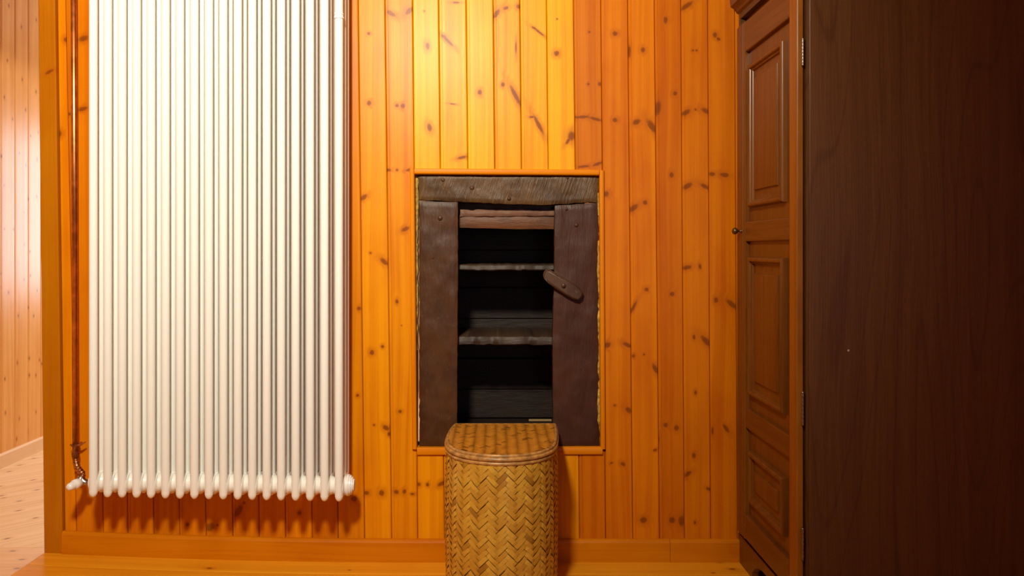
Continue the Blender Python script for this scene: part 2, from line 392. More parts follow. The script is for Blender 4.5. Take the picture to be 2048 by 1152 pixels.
bm = bmesh.new()
loft(bm, [[Vector((x, yy, z)) for x, z in ((-2.282, .029), (-2.264, .029), (-2.264, .088), (-2.266, .0925), (-2.27, .095), (-2.282, .095))] for yy in (2.64, 5.5)])
obj('baseboard_left', bm, pine('pine_baseboard_left', 'zy', a=(.80,.50,.26), b=(.72,.42,.19), stripe=.2), kind='structure')
lmr = plain('cream_plaster', (.74,.66,.54), .8); lmy = pine('pine_room_wall_side', 'yz', auto=2.3)
# rear wall of the room with its window opening
bm = bmesh.new(); yb0, yb1 = -3.6, -3.5
box(bm, -2.28, .62, yb0, yb1, 0, CEIL); box(bm, .62, 1.48, yb0, yb1, 0, .68); box(bm, .62, 1.48, yb0, yb1, 1.82, CEIL)
obj('wall_front', bm, lmr, kind='structure')
obj('wall_right', newbox(1.48, 1.6, -3.6, 2.72, 0, CEIL), lmy, kind='structure')
# walls of the far room
bm = bmesh.new()
box(bm, -2.28, -1.95, 5.55, 5.7, 0, CEIL); box(bm, -.95, .95, 5.55, 5.7, 0, CEIL); box(bm, -1.95, -.95, 5.55, 5.7, 0, .7); box(bm, -1.95, -.95, 5.55, 5.7, 1.9, CEIL)
obj('wall_far', bm, lmr, kind='structure')
obj('wall_far_side', newbox(.9, 1.0, 2.72, 5.55, 0, CEIL), lmy, kind='structure')

# ------------------------------------------------------------------ light surround of the wall niche
tr = empty('trim_3', (P(1015,0).x, WY, P(0,620).z), kind='structure'); tr['label'] = 'thin orange pine moulding framing the dark wall cupboard'
tmz = pine('pine_moulding_upright', 'xz', tint=1.0, stripe=.3, blot=.2); tmx = pine('pine_moulding_level', 'zx', tint=1.0, stripe=.3, blot=.2)
def strip(p0, p1, wx, wz, mat, out=.0115):
    # p0,p1: lower/left and upper/right ends of the strip centre line
    bm = bmesh.new(); loops = []
    prof = [(-.5, .03), (-.5, -.6), (-.36, -.9), (-.12, -1.0), (.12, -1.0), (.36, -.9), (.5, -.6), (.5, .03)]
    for p in (p0, p1):
        L = []
        for a, b in prof:
            yy = WY+b*out if b < 0 else WY+.03
            L.append(Vector((p.x+a*wx, yy, p.z)) if wx else Vector((p.x, yy, p.z+a*wz)))
        loops.append(L)
    loft(bm, loops); child(obj('moulding_strip', bm, mat), tr)
strip(P(829.5,897), P(824.5,337), 9.5/600, 0, tmz)
strip(P(1205.5,897), P(1203,341), 9.5/600, 0, tmz)
strip(P(829.6,343), P(1197.6,345.5), 0, 11.5/600, tmx, .0125)
strip(P(834.5,902), P(1204.5,901), 0, 15/600, tmx, .0105)

# ------------------------------------------------------------------ old cupboard in the wall
cup = empty('wall_cupboard', (P(1015,0).x, WY+.03, P(0,893).z), label='old dark wooden cupboard set into the pine wall, doorless with open shelves', cat='cupboard')
w_beam = old_wood('old_wood_beam', (.060,.042,.030), (.032,.020,.014), (.16,.125,.085), 'zx', hatch=False, rough=.42)
w_beam2 = old_wood('old_wood_beam_hewn', (.100,.048,.016), (.056,.026,.009), (.21,.125,.052), 'xz', hatch=True, rough=.42)
w_stile = old_wood('old_wood_stile', (.074,.026,.006), (.048,.016,.004), (.115,.055,.018), 'xz', rough=.45)
w_stile_r = old_wood('old_wood_stile_reddish', (.060,.019,.008), (.043,.013,.006), (.085,.040,.020), 'xz', rough=.45)
w_red = old_wood('old_wood_lintel', (.135,.046,.014), (.085,.030,.012), (.17,.08,.035), 'zx', rough=.5)
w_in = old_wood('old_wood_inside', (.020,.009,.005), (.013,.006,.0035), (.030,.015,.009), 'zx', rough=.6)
w_crumb = old_wood('old_wood_broken', (.20,.095,.055), (.11,.045,.026), (.30,.17,.10), 'zx', rough=.6)
w_yel = plain('yellow_ochre_filler', (.42, .24, .035), .7, var=.45, bs=90, bumpy=.6)
def slab(L, R, T, B, Y, th, nu, nv, mat, name, par, wob=.0012, e=(.8,.8,.8,.8), seed=0, Yf=None, label=None, smooth=True):
    """upright slab; L(t) R(t) pixel x of the sides at pixel rows, T(s) B(s) pixel y of the edges; e = raggedness of left,right,top,bottom in px"""
    bm = bmesh.new(); g = []
    for j in range(nv+1):
        row = []
        for i in range(nu+1):
            s, t = i/nu, j/nv
            x = LIN(L(t), R(t), s); yy = LIN(T(s), B(s), t)
            if i == 0: x += e[0]*vn(yy*.11+seed, 1.5)
            if i == nu: x += e[1]*vn(yy*.13+seed, 4.5)
            if j == 0: yy += e[2]*vn(x*.09+seed, 7.5)
            if j == nv: yy += e[3]*vn(x*.10+seed, 9.5)
            edge = (i in (0, nu)) + (j in (0, nv))
            d = wob*(vn(x*.05+seed, yy*.03)+.5*vn(x*.2, yy*.12+seed)) + (.0035 if edge else 0) + (Yf(s, t) if Yf else 0)
            p = P(x, yy, Y); p.y += d; row.append(p)
        g.append(row)
    V = [[bm.verts.new(p) for p in r] for r in g]
    for j in range(nv):
        for i in range(nu): bm.faces.new((V[j][i], V[j][i+1], V[j+1][i+1], V[j+1][i]))
    rim = [V[0][i] for i in range(nu+1)]+[V[j][nu] for j in range(1, nv+1)]+[V[nv][i] for i in range(nu-1, -1, -1)]+[V[j][0] for j in range(nv-1, 0, -1)]
    bk = [bm.verts.new((v.co.x, Y+th, v.co.z)) for v in rim]
    n = len(rim)
    for i in range(n): bm.faces.new((rim[i], rim[(i+1) % n], bk[(i+1) % n], bk[i]))
    bm.faces.new(bk)
    o = obj(name, bm, mat, label=label)
    if smooth:
        for p in o.data.polygons: p.use_smooth = True
        o.data.set_sharp_from_angle(angle=.7)
    return child(o, par)
c = lambda v: (lambda t: v)
def pw(*pts):
    def f(t):
        for (a, va), (b, vb) in zip(pts, pts[1:]):
            if t <= b: return LIN(va, vb, (t-a)/(b-a))
        return pts[-1][1]
    return f
FY = WY+.006
beam_b = pw((0,400),(.08,400.5),(.22,403),(.5,408),(.75,409.5),(.9,405),(1,404))
slab(pw((0,836),(1,837)), c(1197), c(350), beam_b, FY, .05, 60, 12, w_beam2, 'beam', cup, wob=.0022, e=(.6,.8,.3,1.2), seed=3.1)
slab(pw((0,838),(1,839)), pw((0,915.5),(.3,915.5),(1,913.5)), pw((0,401.5),(1,404.5)), c(893), FY+.0015, .045, 12, 80, w_stile, 'stile', cup, wob=.0022, e=(1.5,.7,.8,.4), seed=11.7)
slab(pw((0,1110),(.3,1108.5),(.55,1105.5),(1,1107)), pw((0,1196.5),(1,1198)), pw((0,411),(.6,408),(1,405.5)), c(893), FY+.0015, .045, 12, 80, w_stile_r, 'stile', cup, wob=.002, e=(.5,2.6,.8,.4), seed=23.3)
# ragged ochre filler beside the stiles
slab(c(831), pw((0,836.6),(.4,835.6),(1,835.2)), c(351), c(700), FY+.009, .03, 2, 70, w_yel, 'filler_strip', cup, wob=.002, e=(.2,1.6,0,1), seed=5, label='yellow ochre filler strip')
slab(c(1194), pw((0,1199.5),(1,1201.5)), c(385), c(892), FY+.004, .04, 3, 110, w_yel, 'filler_strip', cup, wob=.004, e=(.5,1.0,1,1), seed=9, label='ragged yellow ochre filler strip')
# pegs and nail heads
bm = bmesh.new()
def peg(x, y, r, out=.004): 
    p = P(x, y, FY); bm = bmesh.new(); lathe(bm, (p.x, FY+.004, p.z), (0,-1,0), [(0, r), (out, r*.95), (out+.0015, r*.6), (out+.002, 0)], 12)
    return child(obj('peg', bm, w_stile, smooth=True), cup)
for a in ((886,360,.0075),(880,436,.0085),(944,376,.0085),(1153,450,.007),(1018,397,.007),(1133,418,.005),(1135,356,.005),(866,516,.003)): peg(*a, out=.0045)
# rubbed patches live in the material; inner lintel
IY = WY+.055
slab(c(917), c(1112), c(400), c(422), IY+.012, .03, 14, 3, w_beam, 'lintel', cup, seed=31)
slab(c(920), c(1112), c(419.5), pw((0,433),(1,432)), IY-.006, .02, 44, 4, w_crumb, 'broken_edge', cup, wob=.003, e=(.5,.5,2.4,1.0), seed=41, label='crumbling reddish edge of the lintel')
slab(c(918), c(1112), c(430.5), pw((0,455.5),(.6,458),(1,458)), IY, .022, 20, 4, w_red, 'lintel', cup, e=(.4,.4,.3,.5), seed=53, label='reddish brown lintel board')
# shelves: worn front edges
BKY = WY+.35
def shelf(yt, yb, nm, seed, mat):
    bm = bmesh.new(); n = 40; loops = []
    for i in range(n+1):
        px = LIN(912, 1116, i/n); f = IY-.004+.0035*vn(px*.08+seed)
        zt = P(px, yt, IY).z+.0012*vn(px*.13+seed, 2); zb = P(px, yb, IY).z+.0016*vn(px*.1+seed, 6)
        x = P(px, 0, IY).x
        loops.append([Vector(q) for q in ((x, f+.004, zb), (x, f, zb+.004), (x, f+.001, zt-.003), (x, f+.004, zt), (x, BKY, zt), (x, BKY, zb))])
    loft(bm, loops); o = obj(nm, bm, mat, smooth=True); o.data.set_sharp_from_angle(angle=.8); return child(o, cup)
w_shelf = old_wood('old_wood_shelf', (.050,.027,.015), (.028,.014,.008), (.10,.062,.038), 'zx', rough=.5)
shelf(529.5, 541.5, 'shelf', 1.3, w_shelf); shelf(672.5, 690.5, 'shelf', 8.3, w_shelf)
# cupboard box: bottom, sides, top, planks of the back
ox0, ox1 = P(912,0,IY).x-.03, P(1116,0,IY).x+.03
zf = P(0, 837, BKY).z
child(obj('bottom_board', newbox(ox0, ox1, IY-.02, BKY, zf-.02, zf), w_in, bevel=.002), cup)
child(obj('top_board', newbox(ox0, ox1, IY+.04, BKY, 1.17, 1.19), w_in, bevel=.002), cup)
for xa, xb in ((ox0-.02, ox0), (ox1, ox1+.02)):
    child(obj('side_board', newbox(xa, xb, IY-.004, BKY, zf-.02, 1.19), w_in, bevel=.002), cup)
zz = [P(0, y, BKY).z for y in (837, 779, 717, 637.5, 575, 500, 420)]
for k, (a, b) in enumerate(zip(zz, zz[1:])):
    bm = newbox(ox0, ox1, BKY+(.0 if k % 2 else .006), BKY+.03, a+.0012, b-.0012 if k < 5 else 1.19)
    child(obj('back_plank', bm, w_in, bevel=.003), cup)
child(obj('niche_light_backing', newbox(ox0-.06, ox1+.06, BKY+.031, BKY+.06, zf-.06, 1.24), mdark), cup)  # unseen backing added to keep far-room light out of the cupboard
child(obj('niche_light_backing', newbox(ox0-.06, ox0-.021, WY+.05, BKY+.06, zf-.06, 1.24), mdark), cup)
child(obj('niche_light_backing', newbox(ox1+.021, ox1+.06, WY+.05, BKY+.06, zf-.06, 1.24), mdark), cup)
child(obj('niche_light_backing', newbox(ox0-.06, ox1+.06, WY+.05, BKY+.06, 1.20, 1.24), mdark), cup)
child(obj('niche_light_backing', newbox(ox0-.06, ox1+.06, WY+.05, BKY+.06, zf-.06, zf-.021), mdark), cup)
p = P(1057, 838, BKY-.02); q = P(1102, 836, BKY-.02)
bm = newbox(p.x, q.x, BKY-.045, BKY-.035, zf+.0005, zf+.006)
child(obj('splinter', bm, plain('pale_splinter', (.35,.22,.08), .6)), cup)
# turn button
pa, pb = P(1093, 551, WY), P(1160, 591, WY)
ax = (pb-pa); Ln = ax.length; ax.normalize(); nz = Vector((-ax.z, 0, ax.x)); nz = nz if nz.z > 0 else -nz
bm = bmesh.new(); L1 = []; L2 = []; L3 = []
WS = 1.25
outl = [(-.014,.004),(-.012,.013),(-.003,.018),(.03,.0185),(.07,.018),(.10,.018),(.118,.016),(.1335,.010),(.138,-.002),(.134,-.013),(.12,-.0175),(.09,-.019),(.05,-.018),(.02,-.016),(-.002,-.011),(-.011,-.004)]
for u, v in outl:
    v *= WS; b = pa+ax*u+nz*v; m = pa+ax*(.06+(u-.06)*.93)+nz*(v*.78)
    L1.append(Vector((b.x, FY+.002, b.z))); L2.append(Vector((b.x, WY-.014, b.z)))
    L3.append(Vector((m.x, WY-.020+(.008 if u < .02 else 0), m.z)))
loft(bm, [L1, L2, L3])
w_btn = old_wood('old_wood_button', (.080,.036,.018), (.045,.019,.009), (.15,.095,.06), 'xz', rough=.4)
tb = obj('turn_button', bm, w_btn, label='wooden turn button latch', bevel=.0015); child(tb, cup)
pv = P(1127, 571, WY-.02); bm = bmesh.new(); lathe(bm, (pv.x, WY-.015, pv.z), (0,-1,0), [(0,.0075),(.0085,.0075),(.0105,.0055),(.011,0)], 14)
o = obj('pivot_pin', bm, w_btn, smooth=True); o.parent = tb

# ------------------------------------------------------------------ radiator
white = plain('radiator_enamel', (.87, .84, .77), .25, .5, coat=.0)
whitem = plain('radiator_enamel_cap', (.84, .81, .77), .3, .5)
RY, PITCH, TR, STEP = 2.431, .045, .0128, .050
rad = empty('radiator', (P(430, 0, RY).x, RY+STEP, .26), label='tall white tubular column radiator hanging on the pine wall', cat='radiator')
RT = 2.12
bm = bmesh.new(); tube(bm, [(0,0,.012), (0,0,RT-.30)], TR, 20, False)
bmesh.ops.recalc_face_normals(bm, faces=bm.faces); tm = bpy.data.meshes.new('tube'); bm.to_mesh(tm); bm.free(); tm.materials.append(white)
for p_ in tm.polygons: p_.use_smooth = True
def header():
    """rounded foot of one section: dome under every tube, web between them and the two hubs to the neighbours"""
    bm = bmesh.new()
    for s in (1,):
        for k in range(3):
            y = k*STEP
            tube(bm, [(0,y,.05),(0,y,.012),(0,y,.004),(0,y,-.0015),(0,y,-.004)], [TR, TR, TR*.82, TR*.5, .0005], 18)
        # web: lofted rounded loops through the depth
        loops = []
        for (dx, z0, z1) in ((.0045,.004,.062),(.010,.010,.058),(.0118,.016,.050)):
            pass
        N = 20; L = []
        for hw, g in ((.0128, .0), (.0145, -.004), (.0158, -.010)):
            lp = []
            for i in range(N):
                t = 2*PI*i/N; cy, cz = math.cos(t), math.sin(t)
                ry = STEP+.006+g; rz = .030+g
                lp.append((ry*(abs(cy)**.75)*(1 if cy > 0 else -1), rz*(abs(cz)**.85)*(1 if cz > 0 else -1)))
            L.append((hw, lp))
        seq = [(-h, lp) for h, lp in reversed(L)]+[(h, lp) for h, lp in L]
        loft(bm, [[Vector((h, STEP+a, .037+b)) for a, b in lp] for h, lp in seq])
        # hubs, one before each gap
        for yc in (STEP*.5+.010,):
            lathe(bm, (-PITCH/2, yc, .036), (1,0,0), [(0,.0262),(.004,.0280),(.010,.0305),(.018,.0312),(.0225,.0312),(.027,.0312),(.035,.0305),(.041,.0280),(PITCH,.0262)], 28)
    return bm
bm = header()
bmesh.ops.recalc_face_normals(bm, faces=bm.faces); hm = bpy.data.meshes.new('section'); bm.to_mesh(hm); bm.free(); hm.materials.append(white)
for p_ in hm.polygons: p_.use_smooth = True
hm.set_sharp_from_angle(angle=.9)
for i in range(18):
    px = LIN(186.8, 678.0, i/17); pb_ = LIN(994.7, 1003.2, i/17); b = P(px, pb_, RY); b.z += .004
    so = obj('section', hm); so.location = (b.x, RY, b.z); child(so, rad)
    for k in range(3):
        t = obj('tube', tm); t.location = (0, k*STEP, 0); t.parent = so
    hd = obj('upper_head', hm); hd.location = (0, 2*STEP, RT-.288); hd.rotation_euler = (PI, 0, 0); hd.parent = so   # the same head closes the tubes at the top
    if i == 17: last = so; lb = b
# end plug on the right, collar on the last tube, left hub
bm = bmesh.new(); lathe(bm, (lb.x+.0145, RY+.038, lb.z+.036), (1,0,0), [(0,.0300),(.004,.0335),(.012,.0335),(.0125,.0305),(.018,.0300),(.0185,.0260),(.023,.0250),(.0235,.0195),(.027,.0190),(.028,.016),(.028,.001)], 32)
o = obj('end_plug', bm, whitem, smooth=True); o.data.set_sharp_from_angle(angle=.7); child(o, rad)
fx = P(186.8, 994.7, RY); 
bm = bmesh.new(); lathe(bm, (fx.x-.013, RY+.038, fx.z+.040), (-1,0,0), [(0,.030),(.005,.028),(.009,.024),(.012,.018),(.014,.012)], 28)
o = obj('end_plug', bm, whitem, smooth=True); child(o, rad)
cz = P(0, 32, RY).z
bm = bmesh.new(); tube(bm, [(lb.x, RY, cz-.010),(lb.x, RY, cz-.009),(lb.x, RY, cz-.003),(lb.x, RY, cz-.002),(lb.x, RY, cz+.003),(lb.x, RY, cz+.004),(lb.x, RY, cz+.008),(lb.x, RY, cz+.009)], [.0129,.0152,.0152,.0137,.0137,.0148,.0148,.0129], 24, False)
o = obj('collar', bm, whitem, smooth=True); o.data.set_sharp_from_angle(angle=.6); child(o, rad)
for xx in (P(240,0,RY).x, P(630,0,RY).x):            # wall brackets at the top
    child(obj('wall_bracket', newbox(xx-.015, xx+.015, RY+2*STEP+.01, WY-.001, 1.98, 2.03), whitem), rad)
# valve on the left: chrome body and white handwheel
VALVE = []
chrome = plain('worn_chrome', (.50,.45,.42), .25, .5, metal=1.0)
vy = 2.50
v0 = P(177, 966, vy); v1 = P(160, 958, vy)
bm = bmesh.new(); tube(bm, [v0, P(170, 965, vy), P(163, 961, vy), P(161, 957, vy), P(162, 951, vy)], [.009, .010, .0125, .0125, .0095], 16)
o = obj('valve', bm, chrome, smooth=True); VALVE.append(o)
h0 = P(160, 964.5, vy-.004); h1 = P(136, 975.5, vy-.060)
d = (h1-h0); Lh = d.length; bm = bmesh.new()
lathe(bm, h0, d, [(0,.009),(.004,.0140),(Lh*.30,.0160),(Lh*.50,.0158),(Lh*.55,.0135),(Lh*.60,.0125),(Lh*.85,.0120),(Lh*.96,.009),(Lh,.003)], 24)
o = obj('handwheel', bm, whitem, smooth=True, label='white plastic handwheel'); VALVE.append(o)

# ------------------------------------------------------------------ copper pipe
copper = plain('copper', (.72,.30,.10), .36, .5, metal=1.0, var=.25, bs=30, bumpy=.05)
copperd = plain('tarnished_copper', (.50,.24,.11), .38, .5, metal=1.0, var=.4, bs=80)
PY = 2.565
cp = empty('copper_pipe', (P(151,0,PY).x, PY, P(0,900,PY).z), label='upright copper heating pipe left of the white radiator', cat='pipe')
for o in VALVE: child(o, cp)
ptop = P(147.3, 0, PY); pbot = P(151, 892, PY); dirv = (ptop-pbot)/(ptop-pbot).length
bm = bmesh.new(); tube(bm, [pbot-dirv*.01, pbot+dirv*((CEIL-.003-pbot.z)/dirv.z)], .0092, 24); child(obj('pipe', bm, copper, smooth=True), cp)
bm = bmesh.new(); pc = pbot+dirv*.003
tube(bm, [pc-dirv*.003, pc+dirv*.004], .0125, 20)
tube(bm, [pc+Vector((.006,-.004,0)), pc+Vector((.018,-.004,.002)), pc+Vector((.034,-.002,.011))], [.004,.0042,.0018], 10)
tube(bm, [pc+Vector((-.006,-.002,0)), pc+Vector((-.016,-.002,.001))], [.004,.003], 10)
tube(bm, [pc+Vector((0,.0,0)), Vector((pc.x, WY+.001, pc.z))], .004, 8)
o = obj('pipe_clamp', bm, copperd, smooth=True); o.data.set_sharp_from_angle(angle=.8); child(o, cp)
bm = bmesh.new(); a0 = pbot
tube(bm, [a0, a0+Vector((0,0,-.020)), a0+Vector((0,0,-.021)), a0+Vector((0,0,-.034)), a0+Vector((0,0,-.035)), a0+Vector((0,0,-.042))], [.0105,.0105,.0128,.0128,.0105,.0105], 6)
child(obj('pipe_nut', bm, copperd), cp)
bm = bmesh.new(); path = [P(151,916,PY), P(151.5,922,PY-.005), P(153,930,PY-.015), P(157,938,PY-.028), P(162,944,PY-.045), P(166,949,PY-.058), P(164,954,PY-.064)]
pts, rs = [], []
nseg = 60
for i in range(nseg+1):
    t = i/nseg*(len(path)-1); k = min(int(t), len(path)-2); pts.append(path[k].lerp(path[k+1], t-k)); rs.append(.0078+.0022*math.cos(i/nseg*2*PI*8))
tube(bm, pts, rs, 16); child(obj('flexible_connector', bm, copperd, smooth=True, label='ribbed metal connector to the valve'), cp)

# ------------------------------------------------------------------ wardrobe
XF, XC = .790, .812                                  # face of the door, face of the carcass
YN, YFAR = 2.042, 2.567
wd = empty('wardrobe', (1.13, 2.3, 0), label='tall dark brown wooden wardrobe with panelled door and moulded cornice', cat='wardrobe')
dk = stain('stained_door_wood', 'yz', (.20,.064,.006), (.125,.034,.003), rough=.33, spec=.45, wav=.02)
dkx = stain('stained_door_wood_level', 'zy', (.185,.058,.006), (.115,.031,.003), rough=.33, spec=.45, wav=.02)
side = stain('stained_side_panel', 'xz', (.140,.052,.011), (.090,.030,.006), rough=.36, sx=45, sy=1.6, wav=.05, arch=13.0, bmp=.35)
WTOP = 1.808
carc = obj('carcass', newbox(XC, 1.45, 2.037, 2.597, .0, .02), side)
bm = carc.data; 
bmx = bmesh.new()
box(bmx, XC, 1.45, 2.035, 2.055, .085, 1.84)        # side facing the room
box(bmx, XC, 1.45, 2.579, 2.598, .085, 1.84)
box(bmx, 1.435, 1.45, 2.055, 2.579, .085, 1.84)
box(bmx, XC, 1.435, 2.055, 2.579, .10, .12)
box(bmx, XC, 1.435, 2.055, 2.579, 1.80, 1.84)
bmesh.ops.recalc_face_normals(bmx, faces=bmx.faces); bmx.to_mesh(carc.data); bmx.free(); child(carc, wd)
ob = obj('side_panel', newbox(XC+.006, 1.452, 2.028, 2.0355, .0, 1.80), side, bevel=.0015, label='dark brown side panel'); child(ob, wd)
# plinth with arch and feet
bm = bmesh.new(); ys = [2.03, 2.12, 2.145]+[LIN(2.15, 2.455, i/14) for i in range(15)]+[2.46, 2.50, 2.598]
def arch(y):
    t = (y-2.3025)/.1575; return 0.0 if abs(t) >= 1 else min(.062, .066*(1-t*t)**.42)
loops = [[Vector(q) for q in ((XC-.002, y, arch(y)), (XC-.002, y, .094), (XC+.018, y, .094), (XC+.018, y, arch(y)))] for y in ys]
loft(bm, loops); child(obj('plinth', bm, dk), wd)
# frieze and cornice
def cornice_profile():
    return [(.006, 1.760), (.006, 1.800), (-.001, 1.807), (-.012, 1.814), (-.022, 1.822), (-.0225, 1.836), (-.031, 1.842), (-.034, 1.856), (-.038, 1.870), (-.052, 1.885), (-.052, 1.905), (.02, 1.905), (.02, 1.760)]
bm = bmesh.new(); loops = []
pr = [(.018, 1.7605), (.018, 1.806), (.012, 1.809), (.002, 1.818), (-.008, 1.824), (-.012, 1.832), (-.018, 1.838), (-.0275, 1.8445), (-.029, 1.856), (-.030, 1.868), (-.042, 1.888), (-.052, 1.902), (-.052, 1.922), (.06, 1.922), (.06, 1.7605)]
for (sx, sy, cx, cy) in ((1,0,0,2.598), (1,1,0,0), (0,1,1.45,0)):
    L = []
    for o_, z in pr:
        x = XC+o_ if sx else cx; y = 2.030+o_ if sy else cy; L.append(Vector((x, y, z)))
    loops.append(L)
loft(bm, loops); child(obj('cornice', bm, dkx), wd)
# door: stiles, rails, recessed back, three raised panels
door = empty('door', (XF, 2.3, .9)); child(door, wd); door.matrix_parent_inverse = Matrix.Identity(4); door.location = Vector((XF, 2.3, .9))-wd.location
DI = Matrix.Translation((XF, 2.3, .9)).inverted()
def dchild(o): o.parent = door; o.matrix_parent_inverse = DI; return o
YS0, YS1 = 2.096, 2.466
def cbox(y0, y1, z0, z1, x0=XF, x1=XC-.004): return newbox(x0, x1, y0, y1, z0, z1)
dkl = stain('stained_door_wood_paler', 'yz', (.36,.120,.007), (.24,.070,.004), rough=.33, spec=.45, wav=.02)  # near stile, paler than the rest of the door
dchild(obj('stile', cbox(YN, YS0, .122, 1.757), dkl, bevel=.0035))
bm = bmesh.new()                                     # far stile: bullnosed edge with a bead line
pr = [(2.4665, XC-.004), (2.4665, XF+.002), (2.4685, XF), (2.482, XF), (2.484, XF+.003), (2.487, XF+.003), (2.489, XF), (2.535, XF), (2.552, XF+.002), (2.562, XF+.007), (2.567, XF+.014), (2.567, XC-.004)]
loft(bm, [[Vector((x, y, z)) for y, x in pr] for z in (.122, 1.757)]); dchild(obj('stile', bm, dk))
for z0, z1 in ((1.661, 1.757), (1.062, 1.124), (.474, .537), (.122, .200)):
    dchild(obj('rail', cbox(YS0+.0004, YS1, z0, z1, XF+.001), dkx, bevel=.004))
dchild(obj('back_panel', cbox(YS0-.01, YS1+.01, .15, 1.70, XF+.0135, XC-.005), dk))
def raised(y0, y1, z0, z1):
    bm = bmesh.new(); loops = []
    for ins, x in ((0,.0133),(.0004,.005),(.0012,.001),(.003,-.002),(.0055,-.0038),(.0085,-.0045),(.0115,-.0038),(.014,-.002),(.0155,.001),(.0162,.0035),(.0175,.0048),(.0195,.0055),(.0212,.0075),(.022,.0115),(.024,.0125),(.050,.0075),(.0505,.0035),(.0515,.0022),(.053,.0018)):
        loops.append([Vector((XF+x, yy, zz)) for yy, zz in ((y0+ins, z0+ins), (y1-ins, z0+ins), (y1-ins, z1-ins), (y0+ins, z1-ins))])
    loft(bm, loops); o = dchild(obj('raised_panel', bm, dk, smooth=True)); o.data.set_sharp_from_angle(angle=.75); return o
raised(2.142, 2.436, 1.168, 1.612); raised(2.142, 2.436, .583, 1.014); raised(2.142, 2.436, .248, .409)
# knob on the far stile
brass = plain('dark_bronze', (.16,.085,.035), .35, .5, metal=.8)
kn = P(1484, 462, 2.50); bm = bmesh.new()
lathe(bm, (XF+.001, 2.50, 1.096), (-1,0,0), [(0,.0085),(.002,.008),(.004,.0042),(.012,.004),(.015,.0075),(.019,.0105),(.024,.0112),(.028,.009),(.031,.004),(.0315,.0002)], 20)
dchild(obj('knob', bm, brass, smooth=True, label='small dark bronze knob'))
steel = plain('hinge_metal', (.32,.27,.22), .35, .5, metal=1.0)
for zc, h in ((1.553, .036), (.622, .044), (.268, .042)):
    bm = bmesh.new()
    zs = [zc-h+i*(2*h/24) for i in range(25)]
    tube(bm, [(.8035, 2.036, z) for z in zs], [.0032 if i % 3 else .0042 for i in range(25)], 10)
    dchild(obj('hinge', bm, steel, smooth=True))
# chip in the varnish of the side
p = P(1697, 701, 2.0277); bm = bmesh.new(); lathe(bm, (p.x, 2.0282, p.z), (0,-1,0), [(0,.0032),(.0006,.0028),(.0009,.001)], 8)
child(obj('paint_fleck', bm, plain('pale_fleck', (.5,.42,.42), .6), label='tiny pale fleck'), wd)

# ------------------------------------------------------------------ bamboo laundry basket
HB = .4634
bk = empty('laundry_basket', (.028, 2.37, 0), label='half-round woven bamboo laundry basket with lid, below the dark cupboard', cat='basket')
ctl = [(-.136,2.572),(-.146,2.50),(-.1505,2.42),(-.149,2.345),(-.138,2.285),(-.112,2.232),(-.072,2.196),(-.022,2.175),(.030,2.170),(.080,2.180),(.125,2.206),(.160,2.250),(.180,2.305),(.1895,2.37),(.196,2.44),(.200,2.51),(.203,2.572)]
def cr(p0, p1, p2, p3, t):
    return tuple(.5*(2*b+(c_-a)*t+(2*a-5*b+4*c_-d)*t*t+(-a+3*b-3*c_+d)*t**3) for a, b, c_, d in zip(p0, p1, p2, p3))
curve = []
for i in range(len(ctl)-1):
    p0 = ctl[max(i-1,0)]; p3 = ctl[min(i+2,len(ctl)-1)]
    for k in range(10): curve.append(cr(p0, ctl[i], ctl[i+1], p3, k/10))
curve.append(ctl[-1])
# straight back closes the D
nb = 24
back = [(LIN(ctl[-1][0], ctl[0][0], i/nb), 2.572) for i in range(1, nb)]
out_ = [Vector((x, y, 0)) for x, y in curve+back]
cen = Vector((.028, 2.40, 0))
acc = [0.0]
for a, b in zip(out_, out_[1:]+out_[:1]): acc.append(acc[-1]+(b-a).length)
PER = acc[-1]
import bisect
def on(s):
    s = s % PER; i = min(bisect.bisect_right(acc, s)-1, len(out_)-1); a = out_[i]; b = out_[(i+1) % len(out_)]
    return a.lerp(b, (s-acc[i])/(acc[i+1]-acc[i]))
def surf(s, z, off=0.0):
    p = on(s); d = (on(s+.004)-on(s-.004)).normalized(); n = Vector((d.y, -d.x, 0))
    if n.dot(p-cen) < 0: n = -n
    k = .965+.035*math.sin(PI*min(1, max(0, z/HB))*.75+.35)
    q = cen+(p-cen)*k+n*off
    if q.y > 2.573: q.y = 2.573
    return Vector((q.x, q.y, z))
def weave_mat(name, a, b, dark, rough=.38):
    s = NT(name); isl = s.n('ShaderNodeNewGeometry').outputs['Random Per Island']; pos = s.n('ShaderNodeNewGeometry').outputs['Position']
    n1 = s.noise(pos, 220.0, 3.0); n2 = s.noise(pos, 22.0, 2.0)
    c_ = s.mix(s.rng(isl, -.3, 1.3), a, b); c_ = s.mix(s.math('MULTIPLY', s.rng(isl, .93, .97), .75), c_, dark)
    c_ = s.mix(s.math('MULTIPLY', s.rng(n1, .5, .8), .35), c_, tuple(k*.6 for k in b)); c_ = s.mix(s.math('MULTIPLY', s.rng(n2, .5, .75), .3), c_, b)
    s.bump(n1, .3, .001); return s.out(c_, rough, .5)
m_w = weave_mat('bamboo_strips', (.66,.36,.040), (.50,.225,.020), (.28,.115,.012))
m_l = weave_mat('bamboo_lid_strips', (.62,.25,.022), (.46,.16,.012), (.13,.05,.010), .33)
m_r = plain('rattan_rim', (.42,.20,.05), .36, var=.35, bs=60, bumpy=.3)
m_under = plain('basket_inside', (.40,.19,.03), .7)
# body shell
bm = bmesh.new(); N = 120; loops = []
for z in (.004, .08, .16, .24, .32, .40, HB-.012):
    loops.append([surf(PER*i/N, z, -.003) for i in range(N)])
loft(bm, loops); child(obj('basket_body', bm, m_under), bk)
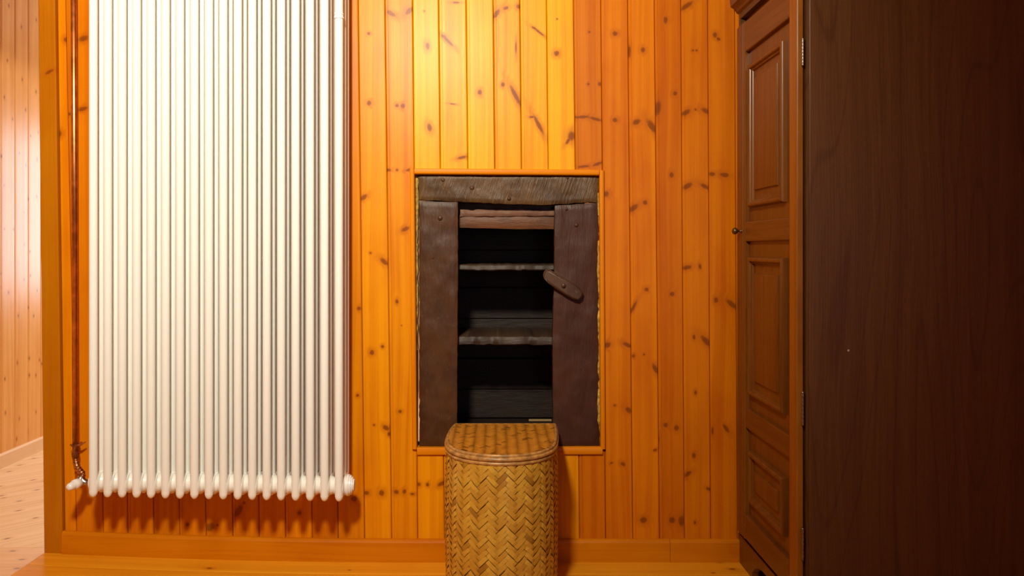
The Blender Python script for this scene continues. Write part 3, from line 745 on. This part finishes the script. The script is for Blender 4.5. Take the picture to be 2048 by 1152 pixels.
# twill of slanting strips, each visible float its own little raised rectangle
def twill(bm, mapf, W, H, cell, run, jig, gap=.985, lift=.0022, s0=0.0):
    r2 = 1/math.sqrt(2); M = int((W+H)/cell)+4
    def emit(uc, vc, lu, lv, along_u, sd):
        # centre and half sizes in rotated frame
        pts = []; nu = 4 if along_u else 1; nv = 1 if along_u else 4
        for j in range(nv+1):
            row = []
            for i in range(nu+1):
                a = uc+lu*(2*i/nu-1); b = vc+lv*(2*j/nv-1)
                a += jig*cell*(hsh(sd, 1)-.5)*(0 if along_u else 1); b += jig*cell*(hsh(sd, 2)-.5)*(1 if along_u else 0)
                x = (a-b)*r2; z = (a+b)*r2
                e = (2*i/nu-1) if along_u else (2*j/nv-1)
                row.append((x, z, lift*(1-e**4)*1.0+lift*.22*(hsh(sd, 3)-.5)))
            pts.append(row)
        cx_ = (uc-vc)*r2; cz_ = (uc+vc)*r2
        if not (-cell*1.2 < cx_ < W+cell*1.2 and -cell < cz_ < H+cell*.6): return
        V = []
        for row in pts:
            V.append([bm.verts.new(mapf(min(W+.0, max(0, x))+s0, min(H, max(0.002, z)), o_)) for x, z, o_ in row])
        for j in range(len(V)-1):
            for i in range(len(V[0])-1): bm.faces.new((V[j][i], V[j][i+1], V[j+1][i+1], V[j+1][i]))
    for i in range(-M, M):
        for j in range(-M, M):
            k = (i-j) % (2*run)
            if k == 0:   # float of the strip running along u: cells i..i+run-1 in row j
                emit((i+run/2)*cell, (j+.5)*cell, run*cell*.5, cell*.5*gap, True, i*13.7+j*3.1)
            k2 = (j-i) % (2*run)
            if k2 == 1:  # float along v in column i
                emit((i+.5)*cell, (j+run/2)*cell, cell*.5*gap, run*cell*.5, False, i*5.3+j*17.9)
bm = bmesh.new()
twill(bm, lambda s, z, o_: surf(s, z, o_-.0005), PER, HB-.02, .0128, 3, .35)
o = child(obj('woven_strips', bm, m_w, kind='stuff', label='zigzag bamboo weave'), bk)
# lid: board, woven top, two rattan rims
lt = HB
def lidp(k, z): return [Vector(((cen+(p-cen)*k).x, min(2.574, (cen+(p-cen)*k).y), z)) for p in out_[::2]]
bm = bmesh.new(); loft(bm, [lidp(.975, lt-.026), lidp(.98, lt-.010), lidp(.965, lt-.0025), lidp(.945, lt-.001)])
lid = child(obj('lid', bm, plain('bamboo_lid_board', (.40,.135,.010), .4, var=.2, bs=120), label='brown varnished bamboo lid'), bk)
def sub(o): o.parent = lid; return o
inside = [(cen+(p-cen)*.945) for p in out_]
def inpoly(x, y):
    r = False; n = len(inside); j = n-1
    for i in range(n):
        a, b = inside[i], inside[j]
        if (a.y > y) != (b.y > y) and x < (b.x-a.x)*(y-a.y)/(b.y-a.y)+a.x: r = not r
        j = i
    return r
bm = bmesh.new()
def lmap(x, z, o_): return Vector((-.17+x, 2.15+z, lt+.0002+o_))
twill(bm, lmap, .40, .44, .0075, 3, .12, gap=1.0, lift=.0006)
dele = [f for f in bm.faces if not inpoly(*f.calc_center_median().xy)]
bmesh.ops.delete(bm, geom=dele, context='FACES')
sub(obj('woven_strips', bm, m_l, kind='stuff'))
for k, z, r in ((.965, lt-.004, .0055), (.982, lt-.0125, .0066), (.978, lt-.0245, .0060)):
    bm = bmesh.new(); ring(bm, lidp(k, z), r, 10); sub(obj('rattan_rim', bm, m_r, smooth=True))
